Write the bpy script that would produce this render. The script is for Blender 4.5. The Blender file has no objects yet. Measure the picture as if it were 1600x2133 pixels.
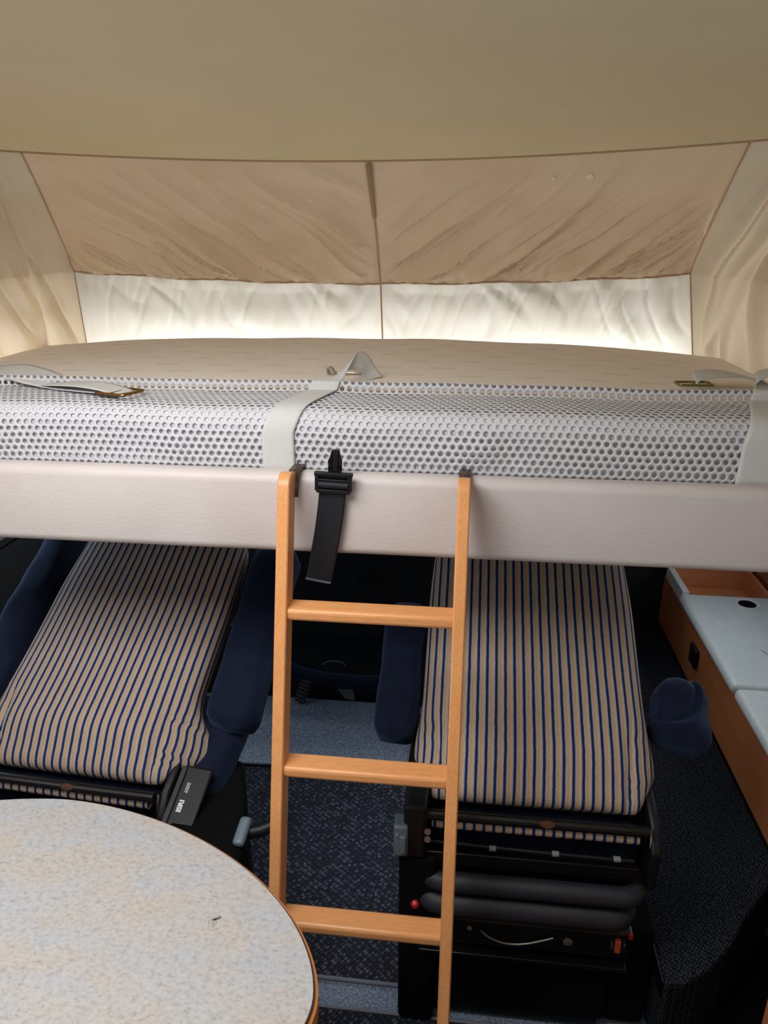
import bpy, bmesh, math, random
from mathutils import Vector, Matrix, noise

# ------------------------------------------------------------------ camera, light, exposure
SC = bpy.context.scene
COL = SC.collection
R = math.radians

cam_d = bpy.data.cameras.new('camera')
cam_d.sensor_fit = 'VERTICAL'
cam_d.sensor_height = 36.0
cam_d.lens = 36.0 * 1540.0 / 2133.0
cam_d.clip_start = 0.02
cam = bpy.data.objects.new('camera', cam_d)
COL.objects.link(cam)
cam.location = (0, 0, 1.72)
cam.rotation_euler = (R(70), 0, R(6.6))
SC.camera = cam

SC.view_settings.view_transform = 'Standard'
SC.view_settings.look = 'None'
SC.view_settings.gamma = 1
SC.view_settings.use_curve_mapping = False
SC.view_settings.exposure = 0.0

world = bpy.data.worlds.new('world')
SC.world = world
world.use_nodes = True
wb = world.node_tree.nodes['Background']
wb.inputs[0].default_value = (0.80, 0.90, 1.0, 1)
wb.inputs[1].default_value = 0.6


def area(name, loc, rot, sx, sy, power, color):
    l = bpy.data.lights.new(name, 'AREA')
    l.shape = 'RECTANGLE'
    l.size, l.size_y = sx, sy
    l.energy = power
    l.color = color
    o = bpy.data.objects.new(name, l)
    COL.objects.link(o)
    o.location = loc
    o.rotation_euler = [R(a) for a in rot]
    return o


# daylight through the openings of the vehicle
area('daylight_side_left', (-1.62, -0.35, 1.28), (0, -90, 0), 0.70, 2.2, 11, (1.0, 0.98, 0.96))
area('daylight_side_right', (1.32, -0.45, 1.28), (0, 90, 0), 0.70, 2.0, 5.5, (0.94, 0.97, 1.0))
area('daylight_hatch', (-0.70, 0.58, 2.13), (0, 0, 0), 0.9, 0.74, 26, (0.97, 0.98, 1.0))
area('daylight_cab_left', (-1.62, 1.95, 0.96), (0, -90, 0), 0.36, 0.6, 2.2, (0.45, 0.72, 1.0))
area('daylight_cab_right', (1.32, 2.15, 0.93), (0, 90, 0), 0.34, 0.95, 1.2, (0.58, 0.80, 1.0))
area('daylight_windscreen', (-0.31, 2.67, 1.29), (-90, 0, 0), 2.1, 0.24, 15, (0.95, 0.98, 1.0))
area('daylight_corner_left', (-1.62, 2.12, 1.32), (0, -90, 0), 0.26, 0.95, 4, (0.97, 0.98, 1.0))
area('daylight_corner_right', (1.32, 2.12, 1.32), (0, 90, 0), 0.26, 0.95, 5, (0.97, 0.98, 1.0))


# ------------------------------------------------------------------ helpers
def lin(c):
    return tuple((v / 12.92 if v <= 0.04045 else ((v + 0.055) / 1.055) ** 2.4) for v in (x / 255 for x in c))


class M:
    """small shader builder"""
    def __init__(s, name, color, rough=0.7, metal=0.0, spec=0.5, coat=0.0):
        s.m = bpy.data.materials.new(name)
        s.m.use_nodes = True
        s.t = s.m.node_tree
        s.b = s.t.nodes['Principled BSDF']
        s.b.inputs['Base Color'].default_value = (*lin(color), 1)
        s.b.inputs['Roughness'].default_value = rough
        s.b.inputs['Metallic'].default_value = metal
        s.b.inputs['Specular IOR Level'].default_value = spec
        s.b.inputs['Coat Weight'].default_value = coat

    def n(s, typ, **kw):
        nd = s.t.nodes.new(typ)
        for k, v in kw.items():
            if k in nd.inputs.keys():
                nd.inputs[k].default_value = v
            else:
                setattr(nd, k, v)
        return nd

    def l(s, a, ao, b, bi):
        s.t.links.new(a.outputs[ao], b.inputs[bi])

    def coord(s, kind='Object', scale=(1, 1, 1), rot=(0, 0, 0)):
        tc = s.n('ShaderNodeTexCoord')
        mp = s.n('ShaderNodeMapping')
        mp.inputs['Scale'].default_value = scale
        mp.inputs['Rotation'].default_value = rot
        s.l(tc, kind, mp, 'Vector')
        return mp

    def ramp(s, stops, interp='LINEAR'):
        r = s.n('ShaderNodeValToRGB')
        cr = r.color_ramp
        cr.interpolation = interp
        while len(cr.elements) < len(stops):
            cr.elements.new(0.5)
        for e, (p, c) in zip(cr.elements, stops):
            e.position = p
            e.color = (*lin(c), 1)
        return r

    def noise(s, co, scale, detail=3, rough=0.6):
        nz = s.n('ShaderNodeTexNoise', Scale=scale, Detail=detail, Roughness=rough)
        s.l(co, 'Vector', nz, 'Vector')
        return nz

    def bump(s, src, out, strength, dist):
        b = s.n('ShaderNodeBump', Strength=strength, Distance=dist)
        s.l(src, out, b, 'Height')
        prev = s.b.inputs['Normal'].links
        if prev:
            s.t.links.new(prev[0].from_socket, b.inputs['Normal'])
        s.l(b, 'Normal', s.b, 'Normal')
        return b


def noisy(name, c1, c2, scale, rough=0.7, bump=0.0, dist=0.001, stretch=(1, 1, 1), spec=0.5, kind='Object', detail=4, lo=0.35, hi=0.65):
    m = M(name, c1, rough, spec=spec)
    co = m.coord(kind, stretch)
    nz = m.noise(co, scale, detail)
    rp = m.ramp([(lo, c1), (hi, c2)])
    m.l(nz, 'Fac', rp, 'Fac')
    m.l(rp, 'Color', m.b, 'Base Color')
    if bump:
        m.bump(nz, 'Fac', bump, dist)
    return m


MAT = {}

# ceiling cloth
m = noisy('ceiling_cloth', (222, 210, 176), (226, 214, 180), 3, 0.9, spec=0.1)
nz = m.noise(m.coord('Object', (1, 1, 1)), 420, 2)
m.bump(nz, 'Fac', 0.25, 0.001)
MAT['ceiling'] = m.m

# tent cloth: thin, lets daylight through


def cloth_mat(name, c1, c2, trans):
    m = M(name, c1, 0.85, spec=0.15)
    co = m.coord('Object')
    nz = m.noise(co, 5, 5)
    rp = m.ramp([(0.3, c1), (0.7, c2)])
    m.l(nz, 'Fac', rp, 'Fac')
    m.l(rp, 'Color', m.b, 'Base Color')
    fine = m.noise(co, 160, 3)
    m.bump(fine, 'Fac', 0.12, 0.001)
    tr = m.n('ShaderNodeBsdfTranslucent')
    m.l(rp, 'Color', tr, 'Color')
    mx = m.n('ShaderNodeMixShader')
    mx.inputs[0].default_value = trans
    out = m.t.nodes['Material Output']
    m.l(m.b, 'BSDF', mx, 1)
    m.l(tr, 'BSDF', mx, 2)
    m.l(mx, 'Shader', out, 'Surface')
    return m.m


MAT['tent_upper'] = cloth_mat('tent_cloth_aged_shaded', (230, 207, 178), (238, 217, 190), 0.12)  # same cloth, browner: partly age, partly the missing backlight put into its colour
MAT['tent_lower'] = cloth_mat('tent_cloth_cream', (234, 228, 216), (240, 236, 226), 0.28)
MAT['tent_side'] = cloth_mat('tent_cloth_side', (223, 206, 178), (231, 217, 192), 0.27)
MAT['seam'] = M('tent_seam', (186, 156, 126), 0.9).m
MAT['strip'] = M('tent_strip', (166, 140, 114), 0.9).m
MAT['spot'] = M('pale_spot', (244, 240, 228), 0.9).m

# leatherette of the bed front
m = M('leatherette', (214, 203, 196), 0.48, spec=0.4)
co = m.coord('Object')
big = m.noise(co, 4, 3)
rp = m.ramp([(0.35, (193, 183, 179)), (0.65, (200, 191, 187))])
m.l(big, 'Fac', rp, 'Fac')
m.l(rp, 'Color', m.b, 'Base Color')
co2 = m.coord('Object', (0.55, 1, 1.1))
vz = m.n('ShaderNodeTexVoronoi', Scale=170.0)
m.l(co2, 'Vector', vz, 'Vector')
m.bump(vz, 'Distance', 0.22, 0.0012)
fn = m.noise(co2, 260, 3)
m.bump(fn, 'Fac', 0.16, 0.001)
MAT['leather'] = m.m

# mattress ticking with short woven dashes
m = M('mattress_ticking', (228, 219, 210), 0.9, spec=0.1)
co = m.coord('Object', (7.1, 12.2, 0))
br = m.n('ShaderNodeTexBrick', Scale=1.0)
br.inputs['Color1'].default_value = (0, 0, 0, 1)
br.inputs['Color2'].default_value = (0, 0, 0, 1)
br.inputs['Mortar'].default_value = (1, 1, 1, 1)
sx = m.n('ShaderNodeSeparateXYZ')
m.l(co, 'Vector', sx, 'Vector')
# row index offset
fl = m.n('ShaderNodeMath', operation='FLOOR')
m.l(sx, 'Y', fl, 0)
of = m.n('ShaderNodeMath', operation='MULTIPLY_ADD')
m.l(fl, 0, of, 0)
of.inputs[1].default_value = 0.5
m.l(sx, 'X', of, 2)
fx = m.n('ShaderNodeMath', operation='FRACT')
m.l(of, 0, fx, 0)
fy = m.n('ShaderNodeMath', operation='FRACT')
m.l(sx, 'Y', fy, 0)
cx = m.n('ShaderNodeMath', operation='COMPARE')
m.l(fx, 0, cx, 0)
cx.inputs[1].default_value = 0.5
cx.inputs[2].default_value = 0.22
cy = m.n('ShaderNodeMath', operation='COMPARE')
m.l(fy, 0, cy, 0)
cy.inputs[1].default_value = 0.5
cy.inputs[2].default_value = 0.10
mu = m.n('ShaderNodeMath', operation='MULTIPLY')
m.l(cx, 0, mu, 0)
m.l(cy, 0, mu, 1)
mixc = m.n('ShaderNodeMix', data_type='RGBA')
mixc.inputs[6].default_value = (*lin((232, 223, 214)), 1)
mixc.inputs[7].default_value = (*lin((221, 211, 201)), 1)
m.l(mu, 0, mixc, 0)
m.t.links.new(mixc.outputs[2], m.b.inputs['Base Color'])
m.t.nodes.remove(br)
wv = m.noise(m.coord('Object', (1, 3, 3)), 220, 3)
m.bump(wv, 'Fac', 0.25, 0.001)
MAT['ticking'] = m.m

MAT['net'] = noisy('net_cloth', (194, 193, 197), (201, 200, 204), 30, 0.75, 0.1, 0.001, spec=0.25).m
MAT['mattress_under_net'] = noisy('mattress_under_net', (196, 195, 199), (204, 203, 206), 200, 0.9, 0.2, 0.001).m  # mattress tone beneath the net, with the shade of its holes put in

# white herringbone webbing
m = M('webbing_white', (228, 226, 220), 0.7, spec=0.3)
co = m.coord('UV')
sx = m.n('ShaderNodeSeparateXYZ')
m.l(co, 'Vector', sx, 'Vector')
pp = m.n('ShaderNodeMath', operation='PINGPONG')
m.l(sx, 'X', pp, 0)
pp.inputs[1].default_value = 0.0105
ad = m.n('ShaderNodeMath', operation='MULTIPLY_ADD')
m.l(pp, 0, ad, 0)
ad.inputs[1].default_value = 1.6
m.l(sx, 'Y', ad, 2)
sc = m.n('ShaderNodeMath', operation='MULTIPLY')
m.l(ad, 0, sc, 0)
sc.inputs[1].default_value = 2 * math.pi / 0.0032
sn = m.n('ShaderNodeMath', operation='SINE')
m.l(sc, 0, sn, 0)
rp = m.ramp([(0.0, (186, 185, 184)), (1.0, (222, 221, 218))])
m.l(sn, 0, rp, 'Fac')
m.l(rp, 'Color', m.b, 'Base Color')
m.bump(sn, 0, 0.25, 0.0006)
MAT['webbing'] = m.m

# black webbing
m = M('webbing_black', (19, 20, 27), 0.6, spec=0.4)
co = m.coord('Object', (1, 1, 1))
wv = m.n('ShaderNodeTexWave', Scale=190.0, Distortion=0.4)
m.l(co, 'Vector', wv, 'Vector')
m.bump(wv, 'Fac', 0.25, 0.0006)
MAT['belt'] = m.m
MAT['belt_hem'] = M('belt_hem', (92, 92, 98), 0.8).m
MAT['plastic_black'] = M('plastic_black', (9, 9, 12), 0.5, spec=0.35).m
MAT['plastic_grey'] = M('plastic_grey', (92, 108, 118), 0.45).m
MAT['metal_black'] = M('metal_black', (7, 7, 9), 0.32, spec=0.5).m
MAT['metal_brown'] = M('metal_brown', (74, 54, 46), 0.4, metal=0.3).m
MAT['chrome'] = M('chrome', (200, 200, 205), 0.2, metal=1.0).m
MAT['brass'] = M('brass', (150, 108, 52), 0.32, metal=0.9).m
MAT['zinc'] = M('zinc', (160, 152, 140), 0.4, metal=0.8).m
MAT['olive_metal'] = M('olive_metal', (122, 116, 60), 0.35, metal=0.6).m
MAT['copper'] = M('copper_plate', (78, 48, 33), 0.5, metal=0.5).m
MAT['red'] = M('red_plastic', (170, 30, 36), 0.4).m
MAT['orange'] = M('orange_plastic', (186, 78, 44), 0.4).m
MAT['white_print'] = M('white_print', (210, 212, 220), 0.6).m
m = M('clear_plastic', (210, 215, 225), 0.15)
m.b.inputs['Transmission Weight'].default_value = 0.75
MAT['clear'] = m.m


def wood(name, c1, c2, axis, rough=0.38, scale=9):
    m = M(name, c1, rough, spec=0.45)
    st = {'x': (0.09, 1, 1), 'y': (1, 0.09, 1), 'z': (1, 1, 0.07)}[axis]
    co = m.coord('Object', st)
    nz = m.noise(co, scale * 4, 5, 0.65)
    rp = m.ramp([(0.25, c1), (0.75, c2)])
    m.l(nz, 'Fac', rp, 'Fac')
    fine = m.noise(co, scale * 40, 2)
    rp2 = m.ramp([(0.35, (226, 226, 226)), (0.6, (255, 255, 255))])
    m.l(fine, 'Fac', rp2, 'Fac')
    mx = m.n('ShaderNodeMix', data_type='RGBA', blend_type='MULTIPLY')
    mx.inputs[0].default_value = 0.55
    m.t.links.new(rp.outputs['Color'], mx.inputs[6])
    m.t.links.new(rp2.outputs['Color'], mx.inputs[7])
    m.t.links.new(mx.outputs[2], m.b.inputs['Base Color'])
    return m.m


MAT['beech_z'] = wood('beech_lengthwise', (210, 143, 86), (219, 155, 98), 'z')
MAT['beech_x'] = wood('beech_crosswise', (210, 143, 86), (219, 155, 98), 'x')
MAT['cherry_y'] = wood('cherry_veneer', (150, 88, 50), (172, 106, 62), 'y', 0.45, 4)
MAT['cherry_x'] = wood('cherry_tray', (196, 126, 84), (212, 142, 98), 'x', 0.45, 4)
MAT['edge_wood'] = wood('table_edge_wood', (170, 104, 52), (190, 122, 66), 'x', 0.35, 5)

# striped upholstery (UV: metres)
m = M('striped_upholstery', (180, 150, 120), 0.9, spec=0.15)
co = m.coord('UV')
nzw = m.noise(co, 40, 2)
sx = m.n('ShaderNodeSeparateXYZ')
m.l(co, 'Vector', sx, 'Vector')
wob = m.n('ShaderNodeMath', operation='MULTIPLY_ADD')
m.l(nzw, 'Fac', wob, 0)
wob.inputs[1].default_value = 0.0022
m.l(sx, 'X', wob, 2)
dv = m.n('ShaderNodeMath', operation='DIVIDE')
m.l(wob, 0, dv, 0)
dv.inputs[1].default_value = 0.0207
fr = m.n('ShaderNodeMath', operation='FRACT')
m.l(dv, 0, fr, 0)
rp = m.ramp([(0.0, (34, 44, 82)), (0.29, (154, 160, 178)), (0.41, (196, 164, 128)),
             (0.56, (184, 150, 116)), (0.66, (200, 168, 132)), (0.86, (158, 164, 180))], 'CONSTANT')
m.l(fr, 0, rp, 'Fac')
weave = m.noise(m.coord('UV', (0.5, 1.6, 1)), 520, 2)
rp2 = m.ramp([(0.3, (196, 196, 196)), (0.7, (255, 255, 255))])
m.l(weave, 'Fac', rp2, 'Fac')
mx = m.n('ShaderNodeMix', data_type='RGBA', blend_type='MULTIPLY')
mx.inputs[0].default_value = 1.0
m.t.links.new(rp.outputs['Color'], mx.inputs[6])
m.t.links.new(rp2.outputs['Color'], mx.inputs[7])
m.t.links.new(mx.outputs[2], m.b.inputs['Base Color'])
m.bump(weave, 'Fac', 0.35, 0.001)
rpb = m.ramp([(0.0, (60, 60, 60)), (0.3, (200, 200, 200)), (0.62, (255, 255, 255)), (1.0, (60, 60, 60))])
m.l(fr, 0, rpb, 'Fac')
m.bump(rpb, 'Color', 0.5, 0.0015)
MAT['stripe'] = m.m

MAT['navy'] = noisy('navy_velour', (12, 18, 36), (18, 26, 48), 26, 0.85, 0.2, 0.002, spec=0.15, lo=0.3, hi=0.75).m
m = bpy.data.materials['navy_velour']
m.node_tree.nodes['Principled BSDF'].inputs['Sheen Weight'].default_value = 0.15
m.node_tree.nodes['Principled BSDF'].inputs['Sheen Tint'].default_value = (0.35, 0.55, 1, 1)
MAT['navy_dark'] = noisy('navy_cloth_dark', (10, 14, 28), (15, 20, 38), 40, 0.9, 0.2, 0.002, spec=0.1).m
MAT['rubber'] = noisy('rubber_bellows', (24, 25, 32), (32, 33, 40), 120, 0.6, 0.1, 0.001).m
MAT['skirt'] = noisy('black_skirt', (5, 5, 7), (8, 8, 10), 60, 0.9, 0.1, 0.001, spec=0.12).m
MAT['dash'] = noisy('dashboard_black', (5, 5, 7), (9, 9, 12), 80, 0.6, 0.1, 0.001).m

# blue-grey loop carpet
m = M('carpet_blue_grey', (98, 108, 122), 1.0, spec=0.05)
co = m.coord('Object')
a = m.noise(co, 170, 4, 0.8)
rp = m.ramp([(0.32, (66, 76, 92)), (0.5, (128, 142, 162)), (0.7, (184, 196, 214))])
m.l(a, 'Fac', rp, 'Fac')
m.l(rp, 'Color', m.b, 'Base Color')
m.bump(a, 'Fac', 0.9, 0.004)
MAT['carpet'] = m.m


def woven(name, dark, light, cell):
    m = M(name, dark, 0.95, spec=0.1)
    co = m.coord('Object', (1 / cell, 1 / cell, 1 / cell), (0, 0, R(38)))
    v = m.n('ShaderNodeTexVoronoi', Scale=1.0, Randomness=0.35)
    st = m.n('ShaderNodeMapping')
    st.inputs['Scale'].default_value = (1, 0.62, 1)
    m.l(co, 'Vector', st, 'Vector')
    m.l(st, 'Vector', v, 'Vector')
    rp = m.ramp([(0.05, light), (0.55, dark)])
    m.l(v, 'Distance', rp, 'Fac')
    m.l(rp, 'Color', m.b, 'Base Color')
    inv = m.n('ShaderNodeMath', operation='SUBTRACT')
    inv.inputs[0].default_value = 1.0
    m.l(v, 'Distance', inv, 1)
    m.bump(inv, 0, 0.8, 0.003)
    return m.m


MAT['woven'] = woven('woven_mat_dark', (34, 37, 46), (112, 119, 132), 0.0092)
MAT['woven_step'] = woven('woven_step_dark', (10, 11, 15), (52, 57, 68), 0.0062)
MAT['piping'] = M('mat_piping', (112, 116, 128), 0.8).m

# table laminate
m = M('table_laminate', (214, 206, 198), 0.38, spec=0.45)
co = m.coord('Object')
big = m.noise(m.coord('Object', (1, 1.8, 1)), 7, 5, 0.6)
fine = m.noise(m.coord('Object', (1, 1.4, 1)), 110, 4, 0.75)
rp = m.ramp([(0.34, (174, 165, 155)), (0.5, (171, 167, 164)), (0.66, (166, 168, 172))])
m.l(big, 'Fac', rp, 'Fac')
rp2 = m.ramp([(0.28, (206, 202, 198)), (0.46, (242, 242, 242)), (0.62, (255, 255, 255))])
m.l(fine, 'Fac', rp2, 'Fac')
mx = m.n('ShaderNodeMix', data_type='RGBA', blend_type='MULTIPLY')
mx.inputs[0].default_value = 1.0
m.t.links.new(rp.outputs['Color'], mx.inputs[6])
m.t.links.new(rp2.outputs['Color'], mx.inputs[7])
m.t.links.new(mx.outputs[2], m.b.inputs['Base Color'])
MAT['laminate'] = m.m
MAT['dark_line'] = M('table_dark_line', (58, 40, 32), 0.5).m
MAT['worktop'] = noisy('worktop_pale', (186, 194, 196), (194, 202, 204), 50, 0.42, spec=0.45).m
MAT['white_edge'] = M('white_edge', (205, 205, 205), 0.5).m
MAT['wall'] = noisy('wall_brown_veneer', (150, 118, 88), (160, 128, 98), 5, 0.6).m
MAT['wall_cab'] = noisy('wall_cab_dark', (12, 12, 15), (16, 16, 19), 30, 0.9).m
MAT['insect'] = M('insect_brown', (58, 52, 46), 0.7).m
MAT['wing'] = M('insect_wing', (150, 146, 138), 0.5).m


class MB:
    """collects shapes and links them as one mesh object"""
    def __init__(s):
        s.v, s.f, s.uv = [], [], {}

    def add(s, verts, faces, mat=None):
        o = len(s.v)
        for p in verts:
            p = Vector(p)
            s.v.append(tuple(mat @ p if mat else p))
        s.f += [tuple(i + o for i in f) for f in faces]
        return s

    def box(s, a, b, mat=None):
        x0, y0, z0 = a
        x1, y1, z1 = b
        vs = [(x0, y0, z0), (x1, y0, z0), (x1, y1, z0), (x0, y1, z0), (x0, y0, z1), (x1, y0, z1), (x1, y1, z1), (x0, y1, z1)]
        return s.add(vs, [(0, 3, 2, 1), (4, 5, 6, 7), (0, 1, 5, 4), (1, 2, 6, 5), (2, 3, 7, 6), (3, 0, 4, 7)], mat)

    def tube(s, pts, r, n=10, closed=False, caps=True):
        pts = [Vector(p) for p in pts]
        N = len(pts)
        rr = r if isinstance(r, (list, tuple)) else [r] * N
        vs, fs = [], []
        up = None
        for i, p in enumerate(pts):
            if closed:
                d = pts[(i + 1) % N] - pts[i - 1]
            else:
                d = pts[min(i + 1, N - 1)] - pts[max(i - 1, 0)]
            d.normalize()
            if up is None:
                up = Vector((0, 0, 1)) if abs(d.z) < 0.9 else Vector((1, 0, 0))
            a = d.cross(up).normalized()
            b = a.cross(d).normalized()
            up = b
            for k in range(n):
                t = 2 * math.pi * k / n
                vs.append(p + (a * math.cos(t) + b * math.sin(t)) * rr[i])
        for i in range(N if closed else N - 1):
            j = (i + 1) % N
            for k in range(n):
                q = (k + 1) % n
                fs.append((i * n + k, i * n + q, j * n + q, j * n + k))
        if caps and not closed:
            fs.append(tuple(range(n - 1, -1, -1)))
            fs.append(tuple((N - 1) * n + k for k in range(n)))
        return s.add(vs, fs)

    def lathe(s, prof, n=28, mat=None):
        vs, fs = [], []
        for (r, z) in prof:
            for k in range(n):
                t = 2 * math.pi * k / n
                vs.append((r * math.cos(t), r * math.sin(t), z))
        for i in range(len(prof) - 1):
            for k in range(n):
                q = (k + 1) % n
                fs.append((i * n + k, i * n + q, (i + 1) * n + q, (i + 1) * n + k))
        fs.append(tuple(range(n - 1, -1, -1)))
        fs.append(tuple((len(prof) - 1) * n + k for k in range(n)))
        return s.add(vs, fs, mat)

    def prism(s, outline, z0, z1, mat=None):
        n = len(outline)
        vs = [(x, y, z0) for x, y in outline] + [(x, y, z1) for x, y in outline]
        fs = [tuple(range(n - 1, -1, -1)), tuple(range(n, 2 * n))]
        fs += [(i, (i + 1) % n, n + (i + 1) % n, n + i) for i in range(n)]
        return s.add(vs, fs, mat)

    def grid(s, fn, nu, nv, uvfn=None):
        o = len(s.v)
        for j in range(nv + 1):
            for i in range(nu + 1):
                s.v.append(tuple(fn(i / nu, j / nv)))
                if uvfn:
                    s.uv[len(s.v) - 1] = uvfn(i / nu, j / nv)
        for j in range(nv):
            for i in range(nu):
                a = o + j * (nu + 1) + i
                s.f.append((a, a + 1, a + nu + 2, a + nu + 1))
        return s

    def build(s, name, mat, parent=None, smooth=True, bevel=0.0, seg=3, solid=0.0, angle=40, subsurf=0):
        me = bpy.data.meshes.new(name)
        me.from_pydata(s.v, [], s.f)
        me.update()
        if s.uv:
            ul = me.uv_layers.new(name='UVMap')
            for lp in me.loops:
                ul.data[lp.index].uv = s.uv.get(lp.vertex_index, (0, 0))
        bm = bmesh.new()
        bm.from_mesh(me)
        if not s.uv:
            bmesh.ops.recalc_face_normals(bm, faces=bm.faces)
        bm.to_mesh(me)
        bm.free()
        me.materials.append(mat)
        if smooth:
            for p in me.polygons:
                p.use_smooth = True
            try:
                me.set_sharp_from_angle(angle=R(angle))
            except Exception:
                pass
        o = bpy.data.objects.new(name, me)
        COL.objects.link(o)
        if parent is not None:
            o.parent = parent
        if solid:
            md = o.modifiers.new('solid', 'SOLIDIFY')
            md.thickness = solid
            md.offset = 0
        if bevel:
            md = o.modifiers.new('bevel', 'BEVEL')
            md.width = bevel
            md.segments = seg
            md.limit_method = 'ANGLE'
            md.angle_limit = R(35)
            md.harden_normals = False
        if subsurf:
            md = o.modifiers.new('sub', 'SUBSURF')
            md.levels = md.render_levels = subsurf
        return o


def tag(o, label=None, cat=None, group=None, kind=None):
    if label:
        o['label'] = label
    if cat:
        o['category'] = cat
    if group:
        o['group'] = group
    if kind:
        o['kind'] = kind
    return o


def thing(name, label, cat, loc=(0, 0, 0), rz=0.0, group=None):
    o = bpy.data.objects.new(name, None)
    o.empty_display_size = 0.05
    COL.objects.link(o)
    o.location = loc
    o.rotation_euler = (0, 0, rz)
    return tag(o, label, cat, group)


def local(parent, p):
    """world point in the frame of an unscaled empty"""
    mw = Matrix.Translation(parent.location) @ parent.rotation_euler.to_matrix().to_4x4()
    return mw.inverted() @ Vector(p)


def ribbon(pts, sides, th=0.0016, name='strap', mat=None, parent=None, sub=8):
    """flat band through centre points; sides = half-width vectors"""
    P = [Vector(p) for p in pts]
    S = [Vector(q) for q in sides]
    C, D = [], []
    n = len(P)
    for i in range(n - 1):
        p0, p1, p2, p3 = P[max(i - 1, 0)], P[i], P[i + 1], P[min(i + 2, n - 1)]
        for k in range(sub):
            t = k / sub
            C.append(0.5 * ((2 * p1) + (p2 - p0) * t + (2 * p0 - 5 * p1 + 4 * p2 - p3) * t * t + (3 * p1 - p0 - 3 * p2 + p3) * t ** 3))
            D.append(S[i].lerp(S[i + 1], t))
    C.append(P[-1])
    D.append(S[-1])
    b = MB()
    L = 0
    W = 10
    for i, (c, d) in enumerate(zip(C, D)):
        if i:
            L += (c - C[i - 1]).length
        hw = d.length
        for k in range(W + 1):
            e = -1 + 2 * k / W
            b.v.append(tuple(c + d * e))
            b.uv[len(b.v) - 1] = (0.1 + e * hw, L)
    for i in range(len(C) - 1):
        for k in range(W):
            a = i * (W + 1) + k
            b.f.append((a, a + 1, a + W + 2, a + W + 1))
    return b.build(name, mat, parent, solid=th, angle=60)


def fbm(x, y, z=0.0):
    return noise.noise(Vector((x, y, z)))


# ------------------------------------------------------------------ the setting
def struct(name, mb, mat, **kw):
    o = mb.build(name, mat, **kw)
    o['kind'] = 'structure'
    return o


XL, XR = -1.55, 1.25
YB, YF = -2.4, 2.95

struct('floor', MB().box((XL, YB, -0.06), (XR, YF, 0.0)), MAT['carpet'], smooth=False)

# side walls with openings: (y0,y1,z0,z1)


def side_wall(name, x0, x1, holes, mat):
    b = MB()
    ys = sorted({YB, YF} | {h[0] for h in holes} | {h[1] for h in holes})
    for a, c in zip(ys[:-1], ys[1:]):
        hs = [h for h in holes if h[0] <= a and h[1] >= c]
        if not hs:
            b.box((x0, a, 0), (x1, c, 2.1))
        else:
            zl = 0
            for za, zb in hs[0][2]:
                b.box((x0, a, zl), (x1, c, za))
                zl = zb
            b.box((x0, a, zl), (x1, c, 2.1))
    return struct(name, b, mat, smooth=False)


side_wall('wall_left', XL - 0.04, XL, [(-1.45, 0.75, [(0.93, 1.63)]), (1.65, 2.60, [(0.78, 1.14), (1.21, 1.51)])], MAT['wall'])
side_wall('wall_right', XR, XR + 0.04, [(-1.45, 0.55, [(0.93, 1.63)]), (1.65, 2.60, [(0.76, 1.10), (1.21, 1.51)])], MAT['wall'])
for nm, xa, xb in (('dark_cab_liner_1', XL, XL + 0.012), ('dark_cab_liner_2', XR - 0.012, XR)):  # dark liners added over the cab walls in place of deep shade
    b = MB()
    b.box((xa, 0.90, 0), (xb, 2.89, 0.76))
    b.box((xa, 0.90, 0.76), (xb, 1.65, 1.20))
    b.box((xa, 2.60, 0.76), (xb, 2.89, 1.20))
    zs = 0.784 if xa < 0 else 0.764
    b.box((min(xa, XR - 0.012) - (0.04 if xa < 0 else 0), 1.65, zs - 0.03), (xb + (0 if xa < 0 else 0.04), 2.60, zs))
    struct(nm, b, MAT['wall_cab'], smooth=False)
struct('wall_back', MB().box((XL, YB - 0.04, 0), (XR, YB, 2.1)), MAT['wall'], smooth=False)
b = MB()
b.box((XL, YF - 0.05, 0), (XR, YF - 0.01, 1.13))
b.box((XL, YF - 0.15, 1.10), (XR, YF - 0.01, 1.13))
b.box((XL, 2.70, 1.46), (XR, YF - 0.10, 2.1))
struct('wall_front', b, MAT['wall_cab'], smooth=False)


def ceil_z(y):
    return 1.924 + 0.116 * (2.119 - y) if y > 1.05 else 2.048


def ceil_y(x):
    return 2.12 - 0.185 * (x + 0.28) ** 2


# rear flat ceiling with the roof hatch opening, then the front panel falling towards the cab
b = MB()
hx0, hx1, hy0, hy1 = -1.15, -0.25, 0.21, 0.95
b.box((XL, YB, 2.048), (hx0, 1.05, 2.10))
b.box((hx1, YB, 2.048), (XR, 1.05, 2.10))
b.box((hx0, YB, 2.048), (hx1, hy0, 2.10))
b.box((hx0, hy1, 2.048), (hx1, 1.05, 2.10))


def cfun(u, v, dz=0):
    x = XL + (XR - XL) * u
    y1 = ceil_y(x)
    y = 1.05 + (y1 - 1.05) * v
    return (x, y, ceil_z(y) + dz)


b.grid(lambda u, v: cfun(u, v), 60, 20)
b.grid(lambda u, v: cfun(u, v, 0.03), 60, 20)
b.grid(lambda u, v: cfun(u, 1, 0.03 * v), 60, 1)
struct('ceiling', b, MAT['ceiling'])
struct('trim_1', MB().tube([(x, ceil_y(x) + 0.002, ceil_z(ceil_y(x)) - 0.001) for x in [XL + (XR - XL) * i / 50 for i in range(51)]], 0.003, 8), MAT['seam'])

# ------------------------------------------------------------------ tent cloth over the cab end
tent = thing('tent_curtain', 'wrinkled cream cloth curtain closing the cab end above the bed', 'curtain', (-0.3, 2.5, 1.2))


def TOP(x):
    return Vector((x, ceil_y(x) + 0.004, ceil_z(ceil_y(x)) - 0.004))


XTL, XTC, XTR = -1.165, -0.286, 0.619
XSL, XSC, XSR = -1.348, -0.300, 0.666


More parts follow.
